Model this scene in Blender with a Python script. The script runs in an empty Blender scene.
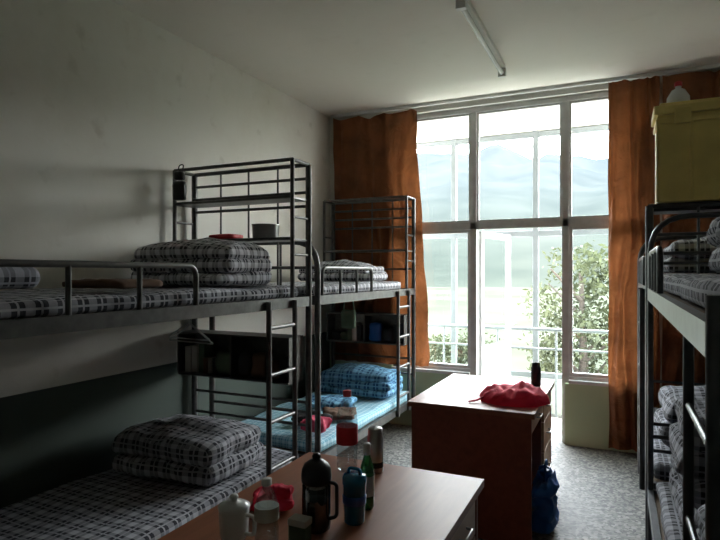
import bpy, math, random
from mathutils import Vector, noise
random.seed(7)
sc = bpy.context.scene

# ------------------------------------------------------------------ materials
def newmat(name):
    m = bpy.data.materials.new(name); m.use_nodes = True
    nt = m.node_tree; b = nt.nodes['Principled BSDF']
    return m, nt, b
def N(nt, t, **kw):
    n = nt.nodes.new(t)
    for k, v in kw.items(): setattr(n, k, v)
    return n
def simple(name, col, rough=0.5, metal=0.0, var=0.12, scale=12, bump=0.0, trans=0.0, ior=1.45, alpha=None):
    m, nt, b = newmat(name)
    tc = N(nt, 'ShaderNodeTexCoord'); no = N(nt, 'ShaderNodeTexNoise')
    no.inputs['Scale'].default_value = scale; no.inputs['Detail'].default_value = 5
    nt.links.new(tc.outputs['Object'], no.inputs['Vector'])
    r = N(nt, 'ShaderNodeValToRGB')
    r.color_ramp.elements[0].position = .3; r.color_ramp.elements[1].position = .7
    r.color_ramp.elements[0].color = (*[c*(1-var) for c in col], 1)
    r.color_ramp.elements[1].color = (*[min(1, c*(1+var)) for c in col], 1)
    nt.links.new(no.outputs['Fac'], r.inputs['Fac']); nt.links.new(r.outputs['Color'], b.inputs['Base Color'])
    b.inputs['Roughness'].default_value = rough; b.inputs['Metallic'].default_value = metal
    b.inputs['Transmission Weight'].default_value = trans; b.inputs['IOR'].default_value = ior
    if bump:
        bp = N(nt, 'ShaderNodeBump'); bp.inputs['Strength'].default_value = bump; bp.inputs['Distance'].default_value = .01
        nt.links.new(no.outputs['Fac'], bp.inputs['Height']); nt.links.new(bp.outputs['Normal'], b.inputs['Normal'])
    return m
def wallmat(name, up, low, zsplit, stain=.5):
    m, nt, b = newmat(name)
    g = N(nt, 'ShaderNodeNewGeometry'); sx = N(nt, 'ShaderNodeSeparateXYZ')
    nt.links.new(g.outputs['Position'], sx.inputs[0])
    no = N(nt, 'ShaderNodeTexNoise'); no.inputs['Scale'].default_value = 1.1; no.inputs['Detail'].default_value = 9; no.inputs['Roughness'].default_value = .7
    nt.links.new(g.outputs['Position'], no.inputs['Vector'])
    r = N(nt, 'ShaderNodeValToRGB'); r.color_ramp.elements[0].position = .30; r.color_ramp.elements[1].position = .56
    r.color_ramp.elements[0].color = (up[0]*(1-.3*stain), up[1]*(1-.36*stain), up[2]*(1-.46*stain), 1); r.color_ramp.elements[1].color = (*up, 1)
    nt.links.new(no.outputs['Fac'], r.inputs['Fac'])
    n2 = N(nt, 'ShaderNodeTexNoise'); n2.inputs['Scale'].default_value = 6; n2.inputs['Detail'].default_value = 5
    nt.links.new(g.outputs['Position'], n2.inputs['Vector'])
    r2 = N(nt, 'ShaderNodeValToRGB'); r2.color_ramp.elements[0].position = .24; r2.color_ramp.elements[1].position = .38
    r2.color_ramp.elements[0].color = (.5, .46, .38, 1); r2.color_ramp.elements[1].color = (1, 1, 1, 1)
    nt.links.new(n2.outputs['Fac'], r2.inputs['Fac'])
    mul = N(nt, 'ShaderNodeMixRGB', blend_type='MULTIPLY'); mul.inputs[0].default_value = stain
    nt.links.new(r.outputs[0], mul.inputs[1]); nt.links.new(r2.outputs[0], mul.inputs[2])
    gt = N(nt, 'ShaderNodeMath', operation='GREATER_THAN'); gt.inputs[1].default_value = zsplit
    nt.links.new(sx.outputs['Z'], gt.inputs[0])
    mx = N(nt, 'ShaderNodeMixRGB'); mx.inputs[1].default_value = (*low, 1)
    nt.links.new(gt.outputs[0], mx.inputs[0]); nt.links.new(mul.outputs[0], mx.inputs[2])
    nt.links.new(mx.outputs[0], b.inputs['Base Color'])
    b.inputs['Roughness'].default_value = .75
    bp = N(nt, 'ShaderNodeBump'); bp.inputs['Strength'].default_value = .12; bp.inputs['Distance'].default_value = .01
    nt.links.new(n2.outputs['Fac'], bp.inputs['Height']); nt.links.new(bp.outputs['Normal'], b.inputs['Normal'])
    return m
def plaid(name, dark, light, cell=.10, line=None, transl=0):
    m, nt, b = newmat(name)
    uv = N(nt, 'ShaderNodeUVMap'); uv.uv_map = 'UVMap'
    sx = N(nt, 'ShaderNodeSeparateXYZ'); nt.links.new(uv.outputs[0], sx.inputs[0])
    def M(op, a, bb):
        n = N(nt, 'ShaderNodeMath', operation=op)
        for i, x in enumerate((a, bb)):
            if isinstance(x, (int, float)): n.inputs[i].default_value = x
            else: nt.links.new(x, n.inputs[i])
        return n.outputs[0]
    outs = []; lines = []
    for ax in ('X', 'Y'):
        f = M('FRACT', M('DIVIDE', sx.outputs[ax], cell), 0)
        band = M('LESS_THAN', f, .42)
        l = M('MULTIPLY', M('GREATER_THAN', f, .66), M('LESS_THAN', f, .76))
        outs.append(band); lines.append(l)
    s = M('MULTIPLY', M('ADD', outs[0], outs[1]), .5)
    ln = M('MAXIMUM', lines[0], lines[1])
    v = M('MAXIMUM', s, M('MULTIPLY', ln, .75))
    mx = N(nt, 'ShaderNodeMixRGB'); mx.inputs[1].default_value = (*dark, 1); mx.inputs[2].default_value = (*light, 1)
    nt.links.new(v, mx.inputs[0]); nt.links.new(mx.outputs[0], b.inputs['Base Color'])
    b.inputs['Roughness'].default_value = .9
    no = N(nt, 'ShaderNodeTexNoise'); no.inputs['Scale'].default_value = 14
    tc = N(nt, 'ShaderNodeTexCoord'); nt.links.new(tc.outputs['Object'], no.inputs['Vector'])
    bp = N(nt, 'ShaderNodeBump'); bp.inputs['Strength'].default_value = .5; bp.inputs['Distance'].default_value = .02
    nt.links.new(no.outputs['Fac'], bp.inputs['Height']); nt.links.new(bp.outputs['Normal'], b.inputs['Normal'])
    return m
def clothmat(name, col, tr=.35, bump=0, lo=.75):
    m, nt, b = newmat(name)
    out = nt.nodes['Material Output']
    tc = N(nt, 'ShaderNodeTexCoord'); no = N(nt, 'ShaderNodeTexNoise'); no.inputs['Scale'].default_value = 3; no.inputs['Detail'].default_value = 6
    nt.links.new(tc.outputs['Object'], no.inputs['Vector'])
    r = N(nt, 'ShaderNodeValToRGB'); r.color_ramp.elements[0].position = .3; r.color_ramp.elements[1].position = .7
    r.color_ramp.elements[0].color = (*[c*lo for c in col], 1); r.color_ramp.elements[1].color = (*[min(1, c*1.2) for c in col], 1)
    nt.links.new(no.outputs['Fac'], r.inputs['Fac']); nt.links.new(r.outputs[0], b.inputs['Base Color'])
    b.inputs['Roughness'].default_value = .8
    t = N(nt, 'ShaderNodeBsdfTranslucent'); nt.links.new(r.outputs[0], t.inputs['Color'])
    if bump:
        bp = N(nt, 'ShaderNodeBump'); bp.inputs['Strength'].default_value = bump; bp.inputs['Distance'].default_value = .05
        n3 = N(nt, 'ShaderNodeTexNoise'); n3.inputs['Scale'].default_value = 5; n3.inputs['Detail'].default_value = 3; n3.inputs['Distortion'].default_value = 1.2
        nt.links.new(tc.outputs['Object'], n3.inputs['Vector'])
        nt.links.new(n3.outputs['Fac'], bp.inputs['Height']); nt.links.new(bp.outputs['Normal'], b.inputs['Normal']); nt.links.new(bp.outputs['Normal'], t.inputs['Normal'])
    mx = N(nt, 'ShaderNodeMixShader'); mx.inputs[0].default_value = tr
    nt.links.new(b.outputs[0], mx.inputs[1]); nt.links.new(t.outputs[0], mx.inputs[2]); nt.links.new(mx.outputs[0], out.inputs['Surface'])
    return m
def glassmat(name, tint=(1, 1, 1), gl=.06):
    m, nt, b = newmat(name); out = nt.nodes['Material Output']
    t = N(nt, 'ShaderNodeBsdfTransparent'); t.inputs[0].default_value = (*tint, 1)
    g = N(nt, 'ShaderNodeBsdfGlossy'); g.inputs['Roughness'].default_value = .03
    no = N(nt, 'ShaderNodeTexNoise'); no.inputs['Scale'].default_value = 3
    mt = N(nt, 'ShaderNodeMath', operation='MULTIPLY'); mt.inputs[1].default_value = gl*2
    nt.links.new(no.outputs['Fac'], mt.inputs[0])
    mx = N(nt, 'ShaderNodeMixShader'); nt.links.new(mt.outputs[0], mx.inputs[0])
    nt.links.new(t.outputs[0], mx.inputs[1]); nt.links.new(g.outputs[0], mx.inputs[2]); nt.links.new(mx.outputs[0], out.inputs['Surface'])
    return m
def woodmat(name, c1, c2, rough=.35, axis='X'):
    m, nt, b = newmat(name)
    g = N(nt, 'ShaderNodeNewGeometry'); mp = N(nt, 'ShaderNodeMapping'); mp.inputs['Scale'].default_value = (9, 1.2, 9)
    nt.links.new(g.outputs['Position'], mp.inputs[0])
    no = N(nt, 'ShaderNodeTexNoise'); no.inputs['Scale'].default_value = 3; no.inputs['Detail'].default_value = 6; no.inputs['Distortion'].default_value = .5
    nt.links.new(mp.outputs[0], no.inputs['Vector'])
    r = N(nt, 'ShaderNodeValToRGB'); r.color_ramp.elements[0].position = .3; r.color_ramp.elements[1].position = .7
    r.color_ramp.elements[0].color = (*c1, 1); r.color_ramp.elements[1].color = (*c2, 1)
    nt.links.new(no.outputs['Fac'], r.inputs['Fac']); nt.links.new(r.outputs[0], b.inputs['Base Color'])
    b.inputs['Roughness'].default_value = rough
    return m
def terrazzo():
    m, nt, b = newmat('terrazzo')
    g = N(nt, 'ShaderNodeNewGeometry')
    v = N(nt, 'ShaderNodeTexVoronoi'); v.inputs['Scale'].default_value = 58
    nt.links.new(g.outputs['Position'], v.inputs['Vector'])
    r = N(nt, 'ShaderNodeValToRGB'); e = r.color_ramp.elements
    e[0].color = (.06, .06, .055, 1); e[1].color = (.34, .33, .29, 1); e[0].position = .25; e[1].position = .85
    bw = N(nt, 'ShaderNodeRGBToBW'); nt.links.new(v.outputs['Color'], bw.inputs[0]); nt.links.new(bw.outputs[0], r.inputs['Fac'])
    no = N(nt, 'ShaderNodeTexNoise'); no.inputs['Scale'].default_value = 2; no.inputs['Detail'].default_value = 6
    nt.links.new(g.outputs['Position'], no.inputs['Vector'])
    mx = N(nt, 'ShaderNodeMixRGB', blend_type='MULTIPLY'); mx.inputs[0].default_value = .5
    nt.links.new(r.outputs[0], mx.inputs[1]); nt.links.new(no.outputs['Fac'], mx.inputs[2])
    nt.links.new(mx.outputs[0], b.inputs['Base Color']); b.inputs['Roughness'].default_value = .6
    return m

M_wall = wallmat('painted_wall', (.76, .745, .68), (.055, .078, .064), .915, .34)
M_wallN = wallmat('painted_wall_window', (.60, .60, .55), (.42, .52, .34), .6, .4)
M_ceil = wallmat('ceiling_paint', (.77, .74, .67), (.66, .64, .58), 0, .10)
M_floor = terrazzo()
M_steel = simple('bunk_steel_paint', (.11, .11, .105), .35, .6, .25, 20)
M_steelR = simple('bunk_steel_paint_dark', (.09, .095, .10), .35, .6, .25, 20)
M_board = simple('bed_board', (.18, .12, .07), .7)
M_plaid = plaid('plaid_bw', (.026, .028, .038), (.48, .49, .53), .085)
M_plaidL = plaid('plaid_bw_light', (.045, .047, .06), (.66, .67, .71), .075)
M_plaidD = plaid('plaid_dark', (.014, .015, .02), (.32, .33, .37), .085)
M_plaidB = plaid('plaid_blue', (.02, .09, .22), (.25, .55, .75), .09)
M_sheetB = plaid('sheet_turquoise', (.12, .36, .48), (.50, .70, .76), .05)
M_curt = clothmat('rust_curtain', (.245, .084, .029), .24, .9, .5)
M_white = simple('white_frame_paint', (.56, .57, .56), .4, 0, .10)
M_glass = glassmat('window_glass', (.96, .98, .98), .03)
M_desk = woodmat('desk_laminate', (.21, .075, .034), (.29, .11, .052), .4)
M_deskf = woodmat('desk_front_laminate', (.19, .05, .028), (.26, .075, .04), .4)
M_deskl = woodmat('desk_drawer_laminate', (.42, .22, .11), (.50, .28, .15), .4)
M_black = simple('black_plastic', (.012, .012, .014), .35)
M_dark = simple('dark_things', (.03, .03, .032), .8)
M_met = simple('brushed_steel', (.45, .45, .45), .3, .9)
M_red = simple('red_label', (.55, .02, .03), .5)
M_bag = clothmat('red_satin', (.85, .02, .07), .15, .5)
M_pink = simple('pink_cloth', (.60, .06, .12), .8)
M_blue = simple('blue_plastic', (.01, .10, .35), .35)
M_teal = simple('teal_plastic', (.01, .16, .30), .2)
M_green = simple('green_plastic', (.05, .28, .09), .15, trans=.5)
M_porc = simple('white_porcelain', (.72, .72, .70), .15, var=.04)
M_clear = glassmat('clear_pet', (.80, .86, .88), .16)
M_bglass = glassmat('dark_glass', (.16, .17, .16), .16)
M_yel = simple('yellow_plastic', (.84, .68, .23), .45, var=.12, scale=5)
M_pap = simple('paper', (.5, .48, .42), .8)
M_greenbag = simple('grey_green_cloth', (.10, .14, .09), .9)
M_brown = simple('brown_cloth', (.14, .08, .05), .9)
M_lamp = simple('lamp_housing', (.75, .75, .72), .4, var=.03)

# ------------------------------------------------------------------ builder
class B:
    def __init__(s): s.v = []; s.f = []; s.m = []; s.s = []; s.mats = []
    def mi(s, m):
        if m not in s.mats: s.mats.append(m)
        return s.mats.index(m)
    def add(s, vs, fs, m, smooth=False):
        o = len(s.v); s.v += [tuple(v) for v in vs]; k = s.mi(m)
        for f in fs: s.f.append([i+o for i in f]); s.m.append(k); s.s.append(smooth)
    def box(s, a, b, m):
        x0, y0, z0 = [min(p, q) for p, q in zip(a, b)]; x1, y1, z1 = [max(p, q) for p, q in zip(a, b)]
        vs = [(x0,y0,z0),(x1,y0,z0),(x1,y1,z0),(x0,y1,z0),(x0,y0,z1),(x1,y0,z1),(x1,y1,z1),(x0,y1,z1)]
        s.add(vs, [(0,3,2,1),(4,5,6,7),(0,1,5,4),(1,2,6,5),(2,3,7,6),(3,0,4,7)], m)
    def tube(s, pts, r, m, n=8):
        pts = [Vector(p) for p in pts]; vs = []; fs = []
        prev = None; L = len(pts)
        for i, p in enumerate(pts):
            t = (pts[min(i+1, L-1)] - pts[max(i-1, 0)]).normalized()
            if prev is None:
                a = Vector((0,0,1)) if abs(t.z) < .9 else Vector((1,0,0))
                u = t.cross(a).normalized()
            else:
                u = (prev - t*prev.dot(t)).normalized()
            prev = u; w = t.cross(u)
            rr = r[i] if isinstance(r, (list, tuple)) else r
            for k in range(n):
                an = 2*math.pi*k/n; vs.append(p + u*math.cos(an)*rr + w*math.sin(an)*rr)
        for i in range(L-1):
            for k in range(n):
                k2 = (k+1) % n; fs.append((i*n+k, i*n+k2, (i+1)*n+k2, (i+1)*n+k))
        s.add(vs, fs, m, True)
        s.add(vs[:n], [tuple(range(n))[::-1]], m); s.add(vs[-n:], [tuple(range(n))], m)
    def lathe(s, prof, c, m, n=24):
        vs = []; fs = []
        for r, z in prof:
            for k in range(n):
                a = 2*math.pi*k/n; vs.append((c[0]+r*math.cos(a), c[1]+r*math.sin(a), c[2]+z))
        for i in range(len(prof)-1):
            for k in range(n):
                k2 = (k+1) % n; fs.append((i*n+k, i*n+k2, (i+1)*n+k2, (i+1)*n+k))
        s.add(vs, fs, m, True)
        for i, rev in ((0, True), (len(prof)-1, False)):
            if prof[i][0] > .001:
                ring = vs[i*n:(i+1)*n]; f = tuple(range(n)); s.add(ring, [f[::-1] if rev else f], m)
    def grid(s, fn, nu, nv, m):
        vs = [fn(i/nu, j/nv) for j in range(nv+1) for i in range(nu+1)]
        fs = [(j*(nu+1)+i, j*(nu+1)+i+1, (j+1)*(nu+1)+i+1, (j+1)*(nu+1)+i) for j in range(nv) for i in range(nu)]
        s.add(vs, fs, m, True)
    def slab(s, c, size, m, r=.04, amp=.01, fr=5, puff=0, step=.03, rot=0, seed=0):
        h = [x/2 for x in size]; r = min(r, min(h)*.999)
        ns = [max(4, min(70, int(x/step))) for x in size]
        idx = {}; vs = []
        cr, sr = math.cos(rot), math.sin(rot)
        def vert(k):
            if k in idx: return idx[k]
            p = Vector([(-1+2*k[a]/ns[a])*h[a] for a in range(3)])
            q = Vector([max(-(h[a]-r), min(h[a]-r, p[a])) for a in range(3)])
            d = p-q
            if d.length > 1e-9: p = q + d.normalized()*r
            if puff:
                fx = 1-(p.x/h[0])**2; fy = 1-(p.y/h[1])**2
                p.z += puff*fx*fy*(1 if p.z > 0 else .0)
            nv = noise.noise_vector(p*fr+Vector((seed*3.1, seed, 0)))*amp + noise.noise_vector(p*fr*2.7+Vector((seed, 0, seed*2)))*amp*.4
            if p.z < -h[2]*.5: nv.z = abs(nv.z)*.3
            p += nv
            p = Vector((p.x*cr-p.y*sr, p.x*sr+p.y*cr, p.z)) + Vector(c)
            idx[k] = len(vs); vs.append(p); return idx[k]
        fs = []
        for a in range(3):
            b1, b2 = (a+1) % 3, (a+2) % 3
            for side in (0, ns[a]):
                for i in range(ns[b1]):
                    for j in range(ns[b2]):
                        q = []
                        for di, dj in ((0,0),(1,0),(1,1),(0,1)):
                            k = [0,0,0]; k[a] = side; k[b1] = i+di; k[b2] = j+dj; q.append(vert(tuple(k)))
                        fs.append(q if side else q[::-1])
        s.add(vs, fs, m, True)
    def obj(s, name, bevel=0, bottom=True):
        me = bpy.data.meshes.new(name)
        xs = [v[0] for v in s.v]; ys = [v[1] for v in s.v]; zs = [v[2] for v in s.v]
        o = Vector(((min(xs)+max(xs))/2, (min(ys)+max(ys))/2, min(zs)))
        me.from_pydata([Vector(v)-o for v in s.v], [], s.f)
        for m in s.mats: me.materials.append(m)
        me.polygons.foreach_set('material_index', s.m); me.polygons.foreach_set('use_smooth', s.s)
        uv = me.uv_layers.new(name='UVMap')
        for p in me.polygons:
            n = p.normal; ax = max(range(3), key=lambda i: abs(n[i]))
            for li in p.loop_indices:
                c = Vector(s.v[me.loops[li].vertex_index])
                uv.data[li].uv = {0: (c.y, c.z), 1: (c.x, c.z), 2: (c.x, c.y)}[ax]
        ob = bpy.data.objects.new(name, me); ob.location = o
        sc.collection.objects.link(ob)
        if bevel:
            md = ob.modifiers.new('bevel', 'BEVEL'); md.width = bevel; md.segments = 2; md.limit_method = 'ANGLE'; md.angle_limit = .9
        return ob
def fillet(pts, r, seg=6):
    pts = [Vector(p) for p in pts]; out = [pts[0]]
    for i in range(1, len(pts)-1):
        p = pts[i]; a = (pts[i-1]-p); b = (pts[i+1]-p); rr = min(r, a.length*.49, b.length*.49)
        a = p+a.normalized()*rr; b = p+b.normalized()*rr
        for k in range(seg+1):
            t = k/seg; out.append(a*(1-t)**2+p*2*t*(1-t)+b*t*t)
    out.append(pts[-1]); return out

# ------------------------------------------------------------------ room
XL, XR, YN, YS, H = -2.84, 1.16, 5.34, -1.3, 3.22
def boxobj(name, a, b, m, bevel=0):
    q = B(); q.box(a, b, m); return q.obj(name, bevel)
boxobj('floor', (XL-.2, YS-.2, -.15), (XR+.2, YN+.2, 0), M_floor)
boxobj('ceiling', (XL-.2, YS-.2, H), (XR+.2, YN+.2, H+.15), M_ceil)
boxobj('wall_left', (XL-.2, YS-.2, 0), (XL, YN+.2, H), M_wall)
boxobj('wall_right', (XR, YS-.2, 0), (XR+.2, YN+.2, H), M_wall)
boxobj('wall_back', (XL, YS-.2, 0), (XR, YS, H), M_wall)
WX0, WX1, WT, SILL = -2.12, .22, 3.15, .55
D0, D1 = -1.29, -.448
w = B()
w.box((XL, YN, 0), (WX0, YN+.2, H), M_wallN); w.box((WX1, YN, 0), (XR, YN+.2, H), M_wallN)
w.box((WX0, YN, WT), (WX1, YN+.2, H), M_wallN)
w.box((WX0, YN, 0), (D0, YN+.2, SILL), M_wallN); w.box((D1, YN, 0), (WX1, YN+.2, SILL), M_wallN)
w.obj('wall_front')
boxobj('baseboard_left', (XL, YS, 0), (XL+.012, YN, .1), M_dark)
# window
w = B(); fy0, fy1 = YN+.05, YN+.12
def fr(x0, x1, z0, z1, m=M_white, y0=fy0, y1=fy1): w.box((x0, y0, z0), (x1, y1, z1), m)
t = .03
fr(WX0, WX1, WT-.05, WT-.001); fr(WX0, WX1, 2.0-.035, 2.0+.035)
for x in (WX0+t, D0, D1, WX1-t): fr(x-t, x+t, SILL if x not in (D0, D1) else .0, WT-.05)
fr(WX0, D0-t, SILL, SILL+.06); fr(D1+t, WX1, SILL, SILL+.06)
def sash(x0, x1, z0, z1, s=.03):
    y0, y1 = fy0+.015, fy1-.015
    fr(x0, x0+s, z0, z1, M_white, y0, y1); fr(x1-s, x1, z0, z1, M_white, y0, y1)
    fr(x0+s, x1-s, z0, z0+s, M_white, y0, y1); fr(x0+s, x1-s, z1-s, z1, M_white, y0, y1)
    w.box((x0+s, YN+.083, z0+s), (x1-s, YN+.087, z1-s), M_glass)
for a, b in ((WX0+2*t, D0-t), (D0+t, D1-t), (D1+t, WX1-2*t)): sash(a, b, 2.035, WT-.05, .02)
sash(WX0+2*t, D0-t, SILL+.06, 1.965); sash(D1+t, WX1-2*t, SILL+.06, 1.965)
w.box((WX0, YN+.001, SILL-.0), (D0-.03, YN+.05, SILL+.03), M_white); w.box((D1+.03, YN+.001, SILL), (WX1, YN+.05, SILL+.03), M_white)
w.obj('window_1', .004)
# balcony door leaf open outward (hinge at D0)
w = B(); hx, hy = D0+.045, YN+.13
ang = math.radians(78); dx, dy = math.cos(ang), math.sin(ang)
def leaf(u0, u1, z0, z1, m, th=.02):
    vs = []
    for z in (z0, z1):
        for (u, s) in ((u0,-th),(u1,-th),(u1,th),(u0,th)):
            vs.append((hx+u*dx-s*dy, hy+u*dy+s*dx, z))
    w.add(vs, [(0,3,2,1),(4,5,6,7),(0,1,5,4),(1,2,6,5),(2,3,7,6),(3,0,4,7)], m)
leaf(0, .06, .03, 1.95, M_white); leaf(.68, .74, .03, 1.95, M_white)
for z in (.03, .75, 1.89): leaf(.06, .68, z, z+.06, M_white)
leaf(.06, .68, .09, .75, M_white, .01); leaf(.06, .68, .81, 1.89, M_glass, .003)
w.tube([(hx+.7*dx+.03, hy+.7*dy, 1.0), (hx+.7*dx+.08, hy+.7*dy, 1.0), (hx+.64*dx+.08, hy+.6*dy, 1.0)], .008, M_met)
w.obj('door_1', .003)

# balcony
M_frameo = simple('balcony_frame_paint', (.17, .19, .20), .5, 0, .08)
M_balc = simple('balcony_plaster', (.42, .44, .40), .8, 0, .08, 2)
BY = 6.45
boxobj('balcony_floor', (-3.2, YN+.2, -.15), (1.6, BY+.12, 0), M_floor)
boxobj('balcony_ceiling', (-3.2, YN+.2, 3.12), (1.6, BY+.12, 3.3), M_ceil)
boxobj('balcony_parapet', (-3.2, BY-.02, 0), (1.6, BY+.1, .38), M_balc)
w = B()
for x in (-2.7, -1.78, -.85, .08, 1.0): w.box((x-.03, BY, .38), (x+.03, BY+.06, 3.12), M_frameo)
for z in (.38, 1.95, 3.05): w.box((-3.2, BY+.005, z), (1.6, BY+.055, z+.06), M_frameo)
w.obj('balcony_window_frame', .004)
w = B()
for z in (.93, .72): w.tube([(-3.15, BY-.12, z), (1.55, BY-.12, z)], .02 if z > .9 else .012, M_frameo)
x = -3.1
while x < 1.6:
    w.tube([(x, BY-.12, 0), (x, BY-.12, .93)], .012, M_frameo); x += .62
w.obj('balcony_railing')

# ------------------------------------------------------------------ exterior
def mtn_mat():
    m, nt, b = newmat('hazy_mountain')
    g = N(nt, 'ShaderNodeNewGeometry'); sx = N(nt, 'ShaderNodeSeparateXYZ'); nt.links.new(g.outputs['Position'], sx.inputs[0])
    no = N(nt, 'ShaderNodeTexNoise'); no.inputs['Scale'].default_value = .03; no.inputs['Detail'].default_value = 8
    nt.links.new(g.outputs['Position'], no.inputs['Vector'])
    mr = N(nt, 'ShaderNodeMapRange'); mr.inputs[1].default_value = 0; mr.inputs[2].default_value = 90
    nt.links.new(sx.outputs['Z'], mr.inputs[0])
    ra = N(nt, 'ShaderNodeValToRGB'); ra.color_ramp.elements[0].color = (.0280, .0315, .0265, 1); ra.color_ramp.elements[1].color = (.0390, .0430, .0450, 1)
    nt.links.new(mr.outputs[0], ra.inputs['Fac'])
    rb = N(nt, 'ShaderNodeValToRGB'); rb.color_ramp.elements[0].position = .35; rb.color_ramp.elements[1].position = .65
    rb.color_ramp.elements[0].color = (.74, .78, .80, 1); rb.color_ramp.elements[1].color = (1, 1, 1, 1)
    nt.links.new(no.outputs['Fac'], rb.inputs['Fac'])
    mx = N(nt, 'ShaderNodeMixRGB', blend_type='MULTIPLY'); mx.inputs[0].default_value = 1
    nt.links.new(ra.outputs[0], mx.inputs[1]); nt.links.new(rb.outputs[0], mx.inputs[2]); nt.links.new(mx.outputs[0], b.inputs['Base Color'])
    b.inputs['Roughness'].default_value = 1; b.inputs['Specular IOR Level'].default_value = 0
    return m
M_ground = simple('exterior_ground', (.040, .044, .033), 1, scale=.08, var=.3)
M_ground.node_tree.nodes['Principled BSDF'].inputs['Specular IOR Level'].default_value = 0
M_mtn = mtn_mat()
M_leaf = clothmat('foliage', (.032, .040, .016), .3)
M_trunk = simple('bark', (.03, .024, .018), .9)
w = B(); w.grid(lambda u, v: (-400+u*800, 9+v*560, -3.6+v*8), 30, 30, M_ground); w.obj('exterior_ground')
def mt(u, v):
    x = -700+u*1200; y = 110+v*590
    ridge = 124 - .17*(x+150) + 22*noise.noise(Vector((x*.008, 1, 0))) + 9*noise.noise(Vector((x*.03, 5, 0)))
    k = min(1, v*1.45)
    z = ridge*(k**1.25)*1.0 + 12*k*noise.noise(Vector((x*.02, y*.02, 3))) + 4*k*noise.noise(Vector((x*.06, y*.06, 3)))
    return (x, y, z-4)
w = B(); w.grid(mt, 140, 70, M_mtn); w.obj('mountain')
def tree(name, x, y, zt, rad, dens):
    w = B(); gz = -3.6+8*(y-9)/560
    w.tube([(x, y, gz), (x+.1, y, gz+2), (x, y+.1, zt-rad*.6)], [.16, .12, .04], M_trunk)
    for k in range(9):
        a = random.uniform(0, 6.28); z0 = random.uniform(gz+2, zt-rad)
        w.tube([(x, y, z0), (x+math.cos(a)*rad*.7, y+math.sin(a)*rad*.7, z0+rad*.6)], [.05, .015], M_trunk, 5)
    cl = [(Vector((x+random.uniform(-1, 1)*rad*.7, y+random.uniform(-1, 1)*rad*.7, random.uniform(gz+2.4, zt-.3))), random.uniform(.3, .7)) for _ in range(46)]
    vs = []; fs = []
    for i in range(dens):
        c, r = random.choice(cl)
        d = Vector([random.gauss(0, 1) for _ in range(3)]).normalized()*r*random.uniform(.5, 1)
        p = c+d; a = Vector([random.gauss(0, 1) for _ in range(3)]).normalized()
        b = a.cross(Vector((random.random(), random.random(), 1))).normalized(); q = random.uniform(.05, .09)
        o = len(vs); vs += [p-a*q, p+b*q*.5, p+a*q, p-b*q*.5]; fs.append((o, o+1, o+2, o+3))
    w.add(vs, fs, M_leaf); w.obj(name)
tree('leafy_tree', -.75, 12.6, 2.2, 1.1, 5000)
tree('leafy_tree', .9, 13.5, 1.6, 1.2, 3600)
tree('leafy_tree', -5.2, 19, -.9, 1.4, 3000)

# ------------------------------------------------------------------ curtains
def curtain(name, x0, x1, ztop, zbot, y, waves, amp, sway=0, sag=0):
    w = B()
    def f(u, v):
        xx = x0+(x1-x0)*u + sway*v*u*math.sin(v*2.2) + .03*noise.noise(Vector((u*3, v*6, 7)))*v
        ph = u*waves*2*math.pi + noise.noise(Vector((u*4, v*3.2, x0)))*5
        yy = y + amp*math.sin(ph)*(.5+.5*noise.noise(Vector((u*6, v*2, x0+4)))+.3*v) + .035*noise.noise(Vector((u*7, v*9, 2+x0)))
        yy = min(yy, YN-.006)
        zt = ztop - sag*abs(math.sin(u*math.pi*3.3))*(.8+1.0*noise.noise(Vector((u*3, 1, 1))))
        return (xx, yy, zt+(zbot-zt)*v)
    w.grid(f, int(waves*16), 80, M_curt)
    return w.obj(name)
curtain('curtain', -2.76, -1.83, H-.035, .62, 5.285, 5, .034, .14, .05)
curtain('curtain', -.09, .30, H-.035, .04, 5.275, 3.5, .040, 0, .01)
curtain('curtain', .32, 1.14, H-.035, .04, 5.275, 5, .038, 0, .02)
boxobj('curtain_track', (XL+.05, 5.27, H-.03), (XR-.02, 5.30, H), M_white)

# ------------------------------------------------------------------ lamp
w = B()
w.box((-.885, 3.28, H-.035), (-.835, 4.58, H), M_lamp)
w.box((-.89, 3.27, H-.10), (-.83, 3.31, H-.03), M_lamp); w.box((-.89, 4.55, H-.10), (-.83, 4.59, H-.03), M_lamp)
w.tube([(-.86, 3.31, H-.075), (-.86, 4.55, H-.075)], .016, M_porc, 12)
w.obj('fluorescent_tube_lamp', .003)

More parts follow.
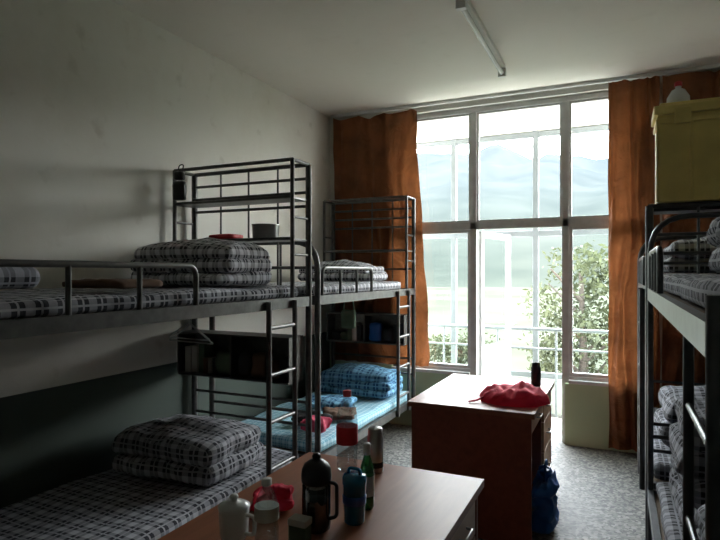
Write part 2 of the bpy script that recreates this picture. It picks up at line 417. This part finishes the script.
# ------------------------------------------------------------------ bunks
def bunk(xf, xb, ya, yb, zl, zu, rt, M, shelves, guard=.9, rack=True, lad=(.22, .50), ah=.38, pr=.021, lo=.03, low=True):
    """xf aisle side, xb wall side, ya arch end, yb rack end"""
    w = B(); r = pr; s = 1 if yb > ya else -1
    yr = yb-s*.20; y0, y1 = min(ya, yb), max(ya, yb)
    a, b = min(xf, xb)+.03, max(xf, xb)-.03
    for x in (xf, xb):
        w.tube([(x, yb, 0), (x, yb, rt if rack else zu+.06)], r, M)
        if rack:
            w.tube([(x, yr, zu-.02), (x, yr, rt)], .014, M)
            w.tube([(x, yr, rt), (x, yb, rt)], .012, M)
            for z in (zu+.28, (zu+rt)/2+.08): w.tube([(x, yr, z), (x, yb, z)], .008, M)
    w.tube(fillet([(xf, ya, 0), (xf, ya, zu+ah), (xb, ya, zu+ah), (xb, ya, 0)], .2), r, M)
    w.tube([(xf, ya, zu+.2), (xb, ya, zu+.2)], .011, M)
    w.tube([(xf, ya, zl+.3), (xb, ya, zl+.3)], .011, M)
    for k in (.33, .66): w.tube([(xf+(xb-xf)*k, ya, zu), (xf+(xb-xf)*k, ya, zu+ah-.01)], .009, M)
    if rack:
        for z in ([rt, rt-.09, rt-.18, rt-.27, zu+.2] if rt-zu > .6 else [rt, rt-.16, rt-.32]): w.tube([(xf, yb, z), (xb, yb, z)], .010 if z < rt else .014, M)
        w.tube([(xf, yr, rt), (xb, yr, rt)], .012, M)
        for k in (.25, .5, .75): w.tube([(xf+(xb-xf)*k, yb, zu), (xf+(xb-xf)*k, yb, rt)], .007, M)
        for z in shelves:
            w.box((xf, yr, z-.01), (xb, yb-s*.01, z), M)
            w.tube([(xf, yr, z), (xb, yr, z)], .010, M)
        if low:
            for z in (.86, 1.14): w.box((a, yr, z-.012), (b, yb-s*.02, z), M)
            w.box((a, yb-s*.03, .86), (b, yb-s*.02, 1.14), M)
            for x in (a, b, (a+b)/2): w.box((x-.006, yr, .86), (x+.006, yb-s*.03, 1.14), M)
        for z in (.55, .7): w.tube([(xf, yb, z), (xb, yb, z)], .01, M)
    for z in (zl, zu):
        for x in (xf, xb): w.box((x-.014, y0+.01, z-.05), (x+.014, y1-.01, z+.012), M)
        for y in (y0, y1): w.box((min(xf, xb), y-.014, z-.05), (max(xf, xb), y+.014, z+.012), M)
        for k in range(4):
            y = y0+.3+k*.45; w.box((a, y-.015, z-.04), (b, y+.015, z-.022), M)
        w.box((a-.01, y0+.02, z-.02), (b+.01, y1-.02, z-.002), M_board)
    g0, g1 = ya+s*.06, ya+s*guard
    w.tube(fillet([(xf, g0, zu), (xf, g0, zu+.2), (xf, g1, zu+.2), (xf, g1, zu)], .06), .013, M)
    for k in (.33, .66): w.tube([(xf, g0+(g1-g0)*k, zu), (xf, g0+(g1-g0)*k, zu+.2)], .011, M)
    sx = lo if xf > xb else -lo
    la, lb = yb-s*lad[1], yb-s*lad[0]
    lr = .016 if lo else .012
    for y in (la, lb): w.tube([(xf+sx, y, .25), (xf+sx, y, zu+.0)], lr, M)
    z = .42
    while z < zu-.1: w.tube([(xf+sx, la, z), (xf+sx, lb, z)], lr-.004, M); z += .27
    return w.obj('bunk_bed')
bunk(-1.84, -2.79, 1.02, 3.17, .30, 1.38, 2.25, M_steel, (1.76, 2.02), 1.08)
bunk(-1.84, -2.73, 3.29, 5.215, .30, 1.38, 2.27, M_steel, (1.76,))
bunk(.15, 1.10, 3.42, 1.14, .36, 1.45, 1.92, M_steelR, (), .8, False, (.0, .42), .40, .015, .0)
bunk(.15, 1.10, 5.16, 3.54, .36, 1.45, 1.92, M_steelR, (1.90,), low=False)

def mattress(name, x0, x1, y0, y1, z, h, m, seed):
    w = B(); w.slab(((x0+x1)/2, (y0+y1)/2, z+h/2), (x1-x0, y1-y0, h), m, .03, .012, 4, seed=seed, step=.035); return w.obj(name)
mattress('mattress', -2.76, -1.87, 1.06, 3.12, 1.385, .075, M_plaid, 1)
mattress('mattress', -2.76, -1.87, 1.06, 3.12, .305, .09, M_plaid, 2)
mattress('mattress', -2.70, -1.87, 3.33, 4.96, 1.385, .075, M_plaidL, 3)
mattress('mattress', -2.70, -1.85, 3.33, 5.16, .305, .09, M_sheetB, 4)
mattress('mattress', .18, 1.07, 1.20, 3.38, 1.455, .08, M_plaid, 5)
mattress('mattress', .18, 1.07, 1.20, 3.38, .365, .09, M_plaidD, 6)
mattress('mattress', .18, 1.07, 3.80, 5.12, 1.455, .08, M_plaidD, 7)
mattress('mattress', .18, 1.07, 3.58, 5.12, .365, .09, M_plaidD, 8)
def quilt(name, c, size, layers, m, seed, rot=0, amp=.024):
    w = B(); h = size[2]/layers
    for k in range(layers):
        j = random.uniform(-.025, .025)
        w.slab((c[0]+j, c[1]-j, c[2]+h*(k+.5)), (size[0]-.02*k, size[1]-.02*k, h*1.12), m, h*.5, amp, 6, .01 if k < layers-1 else .05, .025, rot+random.uniform(-.07, .07), seed+k)
    return w.obj(name)
quilt('folded_quilt', (-2.33, 2.72, 1.475), (.74, .50, .22), 3, M_plaidL, 1)
quilt('folded_quilt', (-2.33, 2.60, .41), (.72, .56, .20), 2, M_plaid, 5)
quilt('folded_quilt', (-2.26, 4.50, 1.475), (.70, .45, .12), 2, M_plaidL, 9)
quilt('folded_quilt', (-2.26, 4.88, .41), (.72, .45, .20), 3, M_plaidB, 13)
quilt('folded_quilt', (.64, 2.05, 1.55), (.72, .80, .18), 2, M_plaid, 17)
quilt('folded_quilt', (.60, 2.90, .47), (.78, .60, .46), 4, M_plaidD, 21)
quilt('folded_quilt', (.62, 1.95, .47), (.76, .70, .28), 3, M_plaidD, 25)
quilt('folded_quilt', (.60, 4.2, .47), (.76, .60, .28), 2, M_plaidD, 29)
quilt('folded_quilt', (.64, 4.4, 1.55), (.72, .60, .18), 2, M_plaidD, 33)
w = B(); w.slab((-2.42, 1.42, 1.52), (.5, .3, .08), M_plaidD, .04, .02, 7, .03); w.obj('pillow')
w = B(); w.slab((-2.1, 1.85, 1.495), (.36, .26, .035), M_brown, .015, .012, 9); w.obj('folded_jacket')
w = B(); w.slab((-1.99, 3.52, .45), (.18, .18, .08), M_pink, .04, .03, 14, .02, .015)
w.slab((-2.10, 3.68, .44), (.24, .20, .05), M_dark, .025, .03, 14, .02, .015, seed=2)
w.slab((-2.02, 3.95, .432), (.26, .30, .035), M_brown, .017, .02, 14, .01, .015, seed=5, rot=.4); w.obj('clothes_pile')
w = B(); w.slab((-2.25, 4.25, .44), (.40, .30, .05), M_plaidB, .025, .02, 9, .02, .02, rot=.3, seed=8); w.obj('towel')

# ------------------------------------------------------------------ clutter on racks
w = B(); c = (-2.10, 3.06, 1.765)
w.lathe([(.075, 0), (.085, .01), (.088, .09), (.092, .095), (.085, .095), (.083, .012), (.0, .012)], c, M_met)
w.obj('metal_bowl')
w = B(); w.slab((-2.42, 3.06, 1.787), (.2, .14, .035), M_red, .016, .006, 9); w.obj('red_towel')
w = B(); w.slab((-2.70, 2.92, 2.10), (.09, .05, .13), M_black, .015, .003, 9, rot=.3)
w.slab((-2.70, 2.92, 2.20), (.07, .05, .06), M_black, .015, .003, 9, rot=.3)
w.tube(fillet([(-2.68, 2.92, 2.22), (-2.68, 2.94, 2.28), (-2.72, 2.94, 2.28), (-2.72, 2.92, 2.22)], .02), .004, M_black, 6)
w.obj('camera_bag')
def clutter(name, x0, x1, y0, y1, z, seed):
    rnd = random.Random(seed); w = B(); x = x0
    mats = [M_dark, M_black, M_greenbag, M_brown, M_dark, M_blue]
    while x < x1-.05:
        wd = min(rnd.uniform(.07, .16), x1-x); h = rnd.uniform(.08, .22)
        if rnd.random() < .3:
            for q in range(3): w.box((x+.005+q*wd/3, y0+.01*q, z), (x+wd/3*(q+1), y1, z+h*rnd.uniform(.8, 1)), rnd.choice(mats+[M_pap]))
        else:
            w.slab((x+wd/2, (y0+y1)/2, z+h/2), (wd, y1-y0, h), rnd.choice(mats), .03, .012, 10, seed=seed+int(x*10))
        x += wd+.004
    return w.obj(name)
clutter('shelf_bags', -2.73, -2.33, 3.0, 3.12, .864, 2)
clutter('shelf_bags', -2.28, -1.90, 3.0, 3.12, .864, 3)
clutter('shelf_bags', -2.66, -2.31, 5.04, 5.16, .864, 4)
clutter('shelf_bags', -2.25, -1.90, 5.04, 5.16, .864, 5)
w = B()
w.slab((-2.20, 4.5, 1.13), (.14, .05, .17), M_greenbag, .02, .006, 9)
w.tube(fillet([(-2.25, 4.5, 1.2), (-2.24, 4.5, 1.335), (-2.16, 4.5, 1.335), (-2.15, 4.5, 1.2)], .03), .006, M_greenbag, 6); w.obj('hanging_bag')
w = B()
for dx in (0, .12):
    x, y, z = -2.35+dx, 2.62-dx, 1.20
    w.tube(fillet([(x, y, z+.14), (x+.02, y, z+.11), (x, y, z+.08), (x, y, z+.05), (x-.18, y+.02, z-.05), (x+.18, y-.02, z-.05), (x, y, z+.05)], .015), .004, M_white, 6)
w.obj('clothes_hanger')

# storage crate on right rack
w = B()
x0, x1, y0, y1, z0, z1 = .17, .86, 3.50, 3.80, 1.938, 2.42
w.box((x0+.02, y0+.02, z0), (x1-.02, y1-.02, z1), M_yel)
for x in [x0+.02+.1625*k for k in range(5)]: w.box((x-.008, y0+.008, z0), (x+.008, y0+.03, z1-.03), M_yel)
w.box((x0+.01, y0+.01, z1-.05), (x1-.01, y1-.01, z1-.02), M_yel)
w.box((x0, y0, z1), (x1, y1, z1+.05), M_yel); w.box((x0+.03, y0+.03, z1+.05), (x1-.03, y1-.03, z1+.07), M_yel)
w.box((x0+.10, y0-.012, z1-.06), (x0+.18, y0+.01, z1+.03), M_yel); w.box((x1-.18, y0-.012, z1-.06), (x1-.10, y0+.01, z1+.03), M_yel)
w.obj('storage_crate', .006)
w = B(); c = (.30, 3.64, z1+.07)
w.lathe([(.055, 0), (.06, .01), (.058, .05), (.035, .09), (.016, .10), (.016, .115)], c, M_porc)
w.lathe([(.02, .112), (.02, .135), (.012, .14)], c, M_red, 16); w.obj('detergent_bottle')

# ------------------------------------------------------------------ desks
def desk(x0, x1, y0, y1):
    w = B(); zt = .76
    w.box((x0-.02, y0-.02, zt-.03), (x1+.02, y1+.02, zt), M_desk)
    w.box((x0, y0, 0), (x1, y0+.02, zt-.03), M_deskf)
    w.box((x0, y1-.02, 0), (x1, y1, zt-.03), M_deskf)
    w.box((x0, y0+.02, .12), (x0+.018, y1-.02, zt-.03), M_deskf)
    ym = y1-.42
    w.box((x0+.018, ym, 0.05), (x1-.02, ym+.018, zt-.03), M_deskf)
    w.box((x0+.018, ym+.018, .05), (x1-.03, y1-.02, .07), M_deskf)
    zz = [.08, .36, .56, .725]
    for a, b in zip(zz[:-1], zz[1:]):
        w.box((x1-.025, ym+.022, a+.004), (x1-.004, y1-.024, b-.004), M_deskl)
        w.tube([(x1-.004, (ym+y1)/2-.05, (a+b)/2), (x1+.018, (ym+y1)/2-.045, (a+b)/2), (x1+.018, (ym+y1)/2+.045, (a+b)/2), (x1-.004, (ym+y1)/2+.05, (a+b)/2)], .005, M_met, 6)
    w.box((x1-.025, y0+.024, .63), (x1-.004, ym-.004, .725), M_deskl)
    w.tube([(x1-.004, (ym+y0)/2-.05, .68), (x1+.018, (ym+y0)/2-.045, .68), (x1+.018, (ym+y0)/2+.045, .68), (x1-.004, (ym+y0)/2+.05, .68)], .005, M_met, 6)
    return w.obj('writing_desk', .003)
desk(-1.16, -.45, 3.25, 4.25)
desk(-1.22, -.49, .98, 2.12)

# ------------------------------------------------------------------ desk items
Z = .761
w = B(); c = (-.985, 2.00, Z)
w.lathe([(.0, .008), (.028, .0), (.04, .012), (.042, .04), (.039, .06), (.042, .08), (.042, .11)], c, M_clear)
w.lathe([(.0425, .11), (.0430, .112), (.0430, .178), (.0425, .18)], c, M_red)
w.lathe([(.042, .18), (.042, .20), (.039, .21), (.04, .225), (.03, .26), (.016, .285), (.014, .30)], c, M_clear)
w.lathe([(.0165, .295), (.0165, .318), (.0, .319)], c, M_red, 16); w.obj('water_bottle')
w = B(); c = (-.88, 2.04, Z)
w.lathe([(.030, 0), (.032, .004), (.032, .135), (.029, .14), (.029, .168), (.024, .174), (.0, .174)], c, M_met)
w.lathe([(.0323, .02), (.0326, .022), (.0326, .04), (.0323, .042)], c, M_black); w.obj('thermos_flask')
w = B(); c = (-.768, 1.71, Z)
w.lathe([(.0, .003), (.02, .0), (.024, .008), (.024, .12), (.022, .14), (.012, .17), (.010, .185)], c, M_green)
w.lathe([(.0245, .045), (.0247, .046), (.0247, .11), (.0245, .111)], c, M_pap)
w.lathe([(.013, .18), (.013, .212), (.009, .218), (.0, .218)], c, M_porc, 16); w.obj('green_bottle')
w = B(); c = (-.762, 1.60, Z)
w.lathe([(.030, 0), (.033, .005), (.037, .12), (.039, .122), (.039, .14), (.034, .150), (.0, .152)], c, M_teal)
w.lathe([(.0365, .06), (.0375, .062), (.0385, .085), (.0372, .087)], c, M_blue)
w.tube(fillet([(c[0]-.02, c[1], c[2]+.148), (c[0]-.02, c[1], c[2]+.168), (c[0]+.02, c[1], c[2]+.168), (c[0]+.02, c[1], c[2]+.148)], .012), .005, M_teal, 6)
w.obj('plastic_tumbler')
w = B(); c = (-.846, 1.505, Z)
w.lathe([(.036, 0), (.042, .005), (.044, .02), (.044, .135), (.040, .145)], c, M_bglass)
w.lathe([(.0, .005), (.036, .008), (.038, .09), (.0, .095)], c, M_dark)
w.lathe([(.041, .143), (.046, .147), (.047, .165), (.045, .185), (.038, .20), (.022, .212), (.012, .216), (.014, .225), (.010, .232), (.0, .234)], c, M_black)
w.tube(fillet([(c[0]+.044, c[1], c[2]+.15), (c[0]+.07, c[1], c[2]+.15), (c[0]+.07, c[1], c[2]+.05), (c[0]+.043, c[1], c[2]+.04)], .02), .006, M_black, 8)
w.obj('tea_flask')
w = B(); c = (-.93, 1.36, Z)
w.lathe([(.0, .006), (.028, 0), (.034, .01), (.035, .05), (.032, .065), (.035, .08), (.035, .11), (.025, .145), (.013, .165), (.012, .175)], c, M_clear)
w.lathe([(.0355, .075), (.0358, .076), (.0358, .112), (.0355, .113)], c, M_pap)
w.lathe([(.015, .172), (.015, .19), (.0, .191)], c, M_porc, 16); w.obj('plastic_bottle')
w = B(); c = (-1.035, 1.345, Z)
w.lathe([(.032, 0), (.034, .004), (.042, .02), (.045, .09), (.046, .095), (.042, .095), (.040, .02), (.0, .012)], c, M_porc)
w.lathe([(.047, .095), (.047, .101), (.03, .110), (.012, .113), (.010, .118), (.014, .125), (.010, .132), (.0, .133)], c, M_porc)
w.tube(fillet([(c[0]+.042, c[1]+.0, c[2]+.08), (c[0]+.075, c[1], c[2]+.08), (c[0]+.072, c[1], c[2]+.025), (c[0]+.041, c[1], c[2]+.025)], .02), .006, M_porc, 8)
w.obj('lidded_mug')
w = B(); c = (-.845, 1.405)
w.box((c[0]-.028, c[1]-.02, Z), (c[0]+.028, c[1]+.02, Z+.07), M_greenbag); w.box((c[0]-.03, c[1]-.022, Z+.055), (c[0]+.03, c[1]+.022, Z+.075), M_pap)
w.obj('tea_carton', .003)
w = B(); w.slab((-1.07, 1.60, Z+.022), (.13, .16, .03), M_bag, .014, .016, 22, .01, .01, rot=.5)
w.slab((-1.04, 1.58, Z+.05), (.07, .08, .05), M_bag, .02, .02, 24, .01, .008, rot=1); w.obj('red_pouch')
# red satin bag on far desk
w = B()
def bagf(u, v):
    a = u*2*math.pi; rr = v
    x = math.cos(a)*.21*rr*(1+.16*noise.noise(Vector((math.cos(a)*2, math.sin(a)*2, 1)))); y = math.sin(a)*.19*rr
    hgt = .085*max(0, 1-rr**2.4)**.6 + .05*max(0, x)/.2*(1-rr**4)
    z = hgt + .03*noise.noise(Vector((x*11, y*11, 0)))*(1-rr**4) + .02*noise.noise(Vector((x*32, y*12, 4)))*(1-rr**4)
    return (-.59+x, 3.52+y, Z+.004+max(0, z))
w.grid(bagf, 72, 26, M_bag)
w.tube([(-.75, 3.42, Z+.03), (-.79, 3.38, Z+.012), (-.83, 3.35, Z+.006)], .006, M_bag, 6)
w.obj('red_cloth_bag')
w = B(); c = (-.53, 4.05, Z); w.lathe([(.03, 0), (.034, .01), (.034, .12), (.028, .135), (.028, .16), (.0, .165)], c, M_black); w.obj('drinking_flask')
# blue bag & basin
w = B(); w.slab((-.41, 3.55, .16), (.12, .26, .30), M_blue, .04, .045, 12, 0, .02, seed=4)
w.slab((-.41, 3.60, .31), (.05, .12, .08), M_blue, .02, .03, 20, 0, .012, seed=6)
w.tube(fillet([(-.41, 3.52, .3), (-.41, 3.54, .40), (-.41, 3.63, .40), (-.41, 3.65, .3)], .05), .006, M_blue, 6); w.obj('blue_bag')
w = B(); w.lathe([(.13, .0), (.14, .01), (.19, .12), (.20, .12), (.20, .128), (.185, .125), (.13, .015), (0, .015)], (-2.1, 3.7, 0), M_teal, 32); w.obj('wash_basin')

# ------------------------------------------------------------------ light
wd = bpy.data.worlds.new('world'); sc.world = wd; wd.use_nodes = True; nt = wd.node_tree
bg = nt.nodes['Background']; tc = N(nt, 'ShaderNodeTexCoord'); sx = N(nt, 'ShaderNodeSeparateXYZ')
nt.links.new(tc.outputs['Generated'], sx.inputs[0])
r = N(nt, 'ShaderNodeValToRGB'); r.color_ramp.elements[0].position = .0; r.color_ramp.elements[1].position = .8
r.color_ramp.elements[0].color = (1, .98, .94, 1); r.color_ramp.elements[1].color = (.78, .88, 1, 1)
nt.links.new(sx.outputs['Z'], r.inputs['Fac']); nt.links.new(r.outputs[0], bg.inputs['Color']); bg.inputs['Strength'].default_value = 23
sd = bpy.data.lights.new('sun', 'SUN'); sd.energy = 24; sd.angle = .01; sd.color = (1, .95, .86)
so = bpy.data.objects.new('sun', sd); sc.collection.objects.link(so)
so.rotation_euler = Vector((-.35, -.42, -1.0)).to_track_quat('-Z', 'Y').to_euler()
pd = bpy.data.lights.new('window_portal', 'AREA'); pd.shape = 'RECTANGLE'; pd.size = WX1-WX0; pd.size_y = WT; pd.cycles.is_portal = True
po = bpy.data.objects.new('window_portal', pd); sc.collection.objects.link(po)
po.location = ((WX0+WX1)/2, YN+.3, WT/2); po.rotation_euler = Vector((0, -1, 0)).to_track_quat('-Z', 'Y').to_euler()

# ------------------------------------------------------------------ camera
cd = bpy.data.cameras.new('camera'); cd.sensor_width = 36; cd.lens = 28; cd.shift_y = .003; cd.clip_end = 3000; cd.clip_start = .05
co = bpy.data.objects.new('camera', cd); sc.collection.objects.link(co)
co.location = (0, 0, 1.55); co.rotation_euler = (math.radians(90), 0, math.radians(24.9))
sc.camera = co
sc.view_settings.view_transform = 'Standard'
sc.view_settings.exposure = .25
